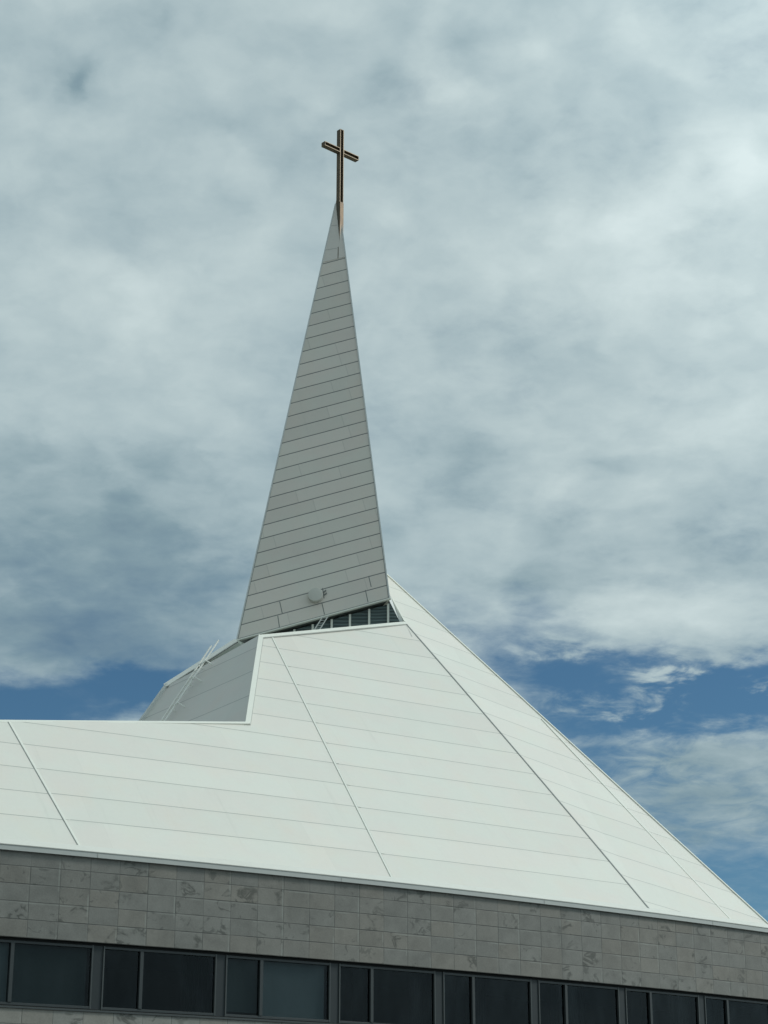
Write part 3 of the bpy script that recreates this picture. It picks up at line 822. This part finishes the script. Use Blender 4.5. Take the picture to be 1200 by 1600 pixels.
DARK = [(118, 122, 70, 50, .20), (118, 122, 30, 24, .12), (130, 130, 150, 80, .12), (235, 30, 80, 70, .12), (40, 60, 220, 100, .08), (420, 215, 120, 100, .14), (375, 335, 110, 50, .14), (360, 170, 140, 70, .08), (722, 84, 60, 60, .18), (748, 118, 46, 36, .16), (625, 25, 90, 60, .13), (600, 120, 80, 80, .14), (785, 60, 140, 50, .10), (915, 90, 80, 60, .11), (1000, 150, 110, 70, .13), (1180, 245, 60, 50, .10),
        (170, 870, 500, 230, .33), (250, 730, 80, 70, .10), (140, 780, 150, 50, .14), (60, 720, 220, 60, .10), (300, 900, 180, 90, .12), (150, 1030, 400, 110, .22), (1100, 1240, 380, 120, .32), (60, 1000, 240, 90, .10),
        (700, 700, 220, 100, .14), (940, 745, 90, 40, .15), (990, 730, 80, 30, .10), (660, 880, 170, 110, .15), (910, 535, 50, 34, .12), (850, 565, 80, 50, .10), (1150, 870, 180, 60, .12), (900, 830, 130, 50, .10), (850, 930, 140, 50, .16), (700, 790, 140, 50, .08), (1090, 375, 130, 40, .08), (960, 880, 140, 50, .08), (500, 60, 200, 60, .08)]
LITE = [(1120, 330, 260, 330, .20), (1150, 60, 160, 120, .22), (1000, 50, 80, 50, .10), (840, 100, 110, 60, .14), (700, 150, 130, 80, .12), (390, 265, 60, 70, .14), (230, 480, 340, 160, .15), (900, 400, 350, 190, .17), (1150, 265, 90, 60, .12), (960, 350, 130, 60, .09), (1040, 430, 110, 50, .09), (1130, 640, 240, 140, .13), (1050, 955, 260, 50, .20), (1150, 985, 140, 30, .12), (830, 660, 160, 80, .08), (720, 590, 230, 100, .10), (860, 780, 120, 50, .09), (1100, 770, 120, 40, .10), (930, 980, 120, 34, .14), (580, 440, 140, 120, .07)]
n1 = nt.noise(P2, 3.4, 7, 0.52, 0.15)
n2 = nt.noise(nt.vm('ADD', P2, (7.3, 2.1, 0)), 7.5, 6, 0.5, 0.2)
n3 = nt.noise(nt.vm('ADD', P2, (1.7, 9.4, 0)), 24.0, 5, 0.55, 0.3)
tex = nt.add(nt.add(nt.mul(nt.sub(n1, 0.5), 0.9), nt.mul(nt.sub(n2, 0.5), 0.75)), nt.mul(nt.sub(n3, 0.5), 0.42))
n5 = nt.noise(nt.vm('ADD', nt.vm('MULTIPLY', P2, (1.0, 1.0, 1.0)), (3.3, 5.1, 0)), 13.0, 7, 0.62, 0.9)
n6 = nt.noise(nt.vm('ADD', P2, (4.3, 0.6, 0)), 42.0, 4, 0.6, 0.5)
feather = nt.mul(nt.ramp(az, -0.10, 0.04, 0.35, 1.0), nt.add(nt.mul(nt.sub(n5, 0.5), 0.55), nt.mul(nt.sub(n6, 0.5), 0.22)))
wisp = nt.mul(blobs(WISP, AEW), nt.ramp(n5, 0.30, 0.70, 0.40, 1.25))
cover = nt.add(nt.sub(1.02, blobs(OPEN)), nt.add(wisp, nt.add(nt.mul(tex, nt.ramp(az, -0.12, 0.02, 0.55, 0.75)), feather)))
far = nt.ramp(nt.m('ABSOLUTE', az), 0.30, 0.9, 0.0, 0.25)
cover = nt.add(cover, far)
dens = nt.ramp(cover, -0.12, 1.02)
n7 = nt.noise(nt.vm('MULTIPLY', AE, (1.0, 1.45, 0.0)), 17.0, 5, 0.5, 0.25)
n8 = nt.noise(nt.vm('ADD', nt.vm('MULTIPLY', AE, (1.0, 1.3, 0.0)), (3.1, 0.7, 0.0)), 38.0, 4, 0.5, 0.2)
puff = nt.mul(nt.add(nt.mul(nt.sub(n7, 0.5), 0.46), nt.mul(nt.sub(n8, 0.5), 0.20)), nt.ramp(el, 0.20, 0.38, 0.35, 1.0))
shade = nt.add(nt.sub(0.55, blobs(DARK)), nt.add(blobs(LITE), nt.add(nt.mul(tex, 0.48), nt.add(nt.mul(feather, 0.20), puff))))
shade = nt.add(shade, nt.mul(nt.ramp(el, 0.16, 0.40), 0.06))
cr = nt.new('ShaderNodeValToRGB'); nt.put(cr.inputs[0], shade)
els = cr.color_ramp.elements
els[0].position = 0.0; els[0].color = (0.150, 0.235, 0.300, 1)
els[1].position = 1.0; els[1].color = (0.63, 0.735, 0.742, 1)
for p, c in ((0.28, (0.245, 0.350, 0.395)), (0.52, (0.385, 0.492, 0.525)), (0.78, (0.515, 0.620, 0.635))):
    x = els.new(p); x.color = (*c, 1)
SKYK = 0.07
blue = nt.mix(1.0, nt.scalecol(sky.outputs[0], SKYK), (0.52, 0.80, 0.90), 'MULTIPLY')
col = nt.mix(dens, blue, cr.outputs[0])
# brighter thin cloud towards the veiled sun
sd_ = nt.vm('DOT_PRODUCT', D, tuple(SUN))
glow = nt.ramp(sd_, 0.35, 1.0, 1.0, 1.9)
lit = nt.mul(glow, nt.ramp(dx, -0.95, -0.22, 0.42, 1.0))  # unseen sky on the left is dimmed to darken the left-facing slope
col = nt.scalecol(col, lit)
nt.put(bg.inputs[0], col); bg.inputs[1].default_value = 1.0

# ------------------------------------------------------------------ render look
SC.view_settings.view_transform = 'Standard'; SC.view_settings.look = 'None'
SC.view_settings.exposure = 0.0; SC.view_settings.gamma = 1.0
SC.cycles.max_bounces = 6; SC.cycles.transparent_max_bounces = 8
SC.cycles.use_denoising = True
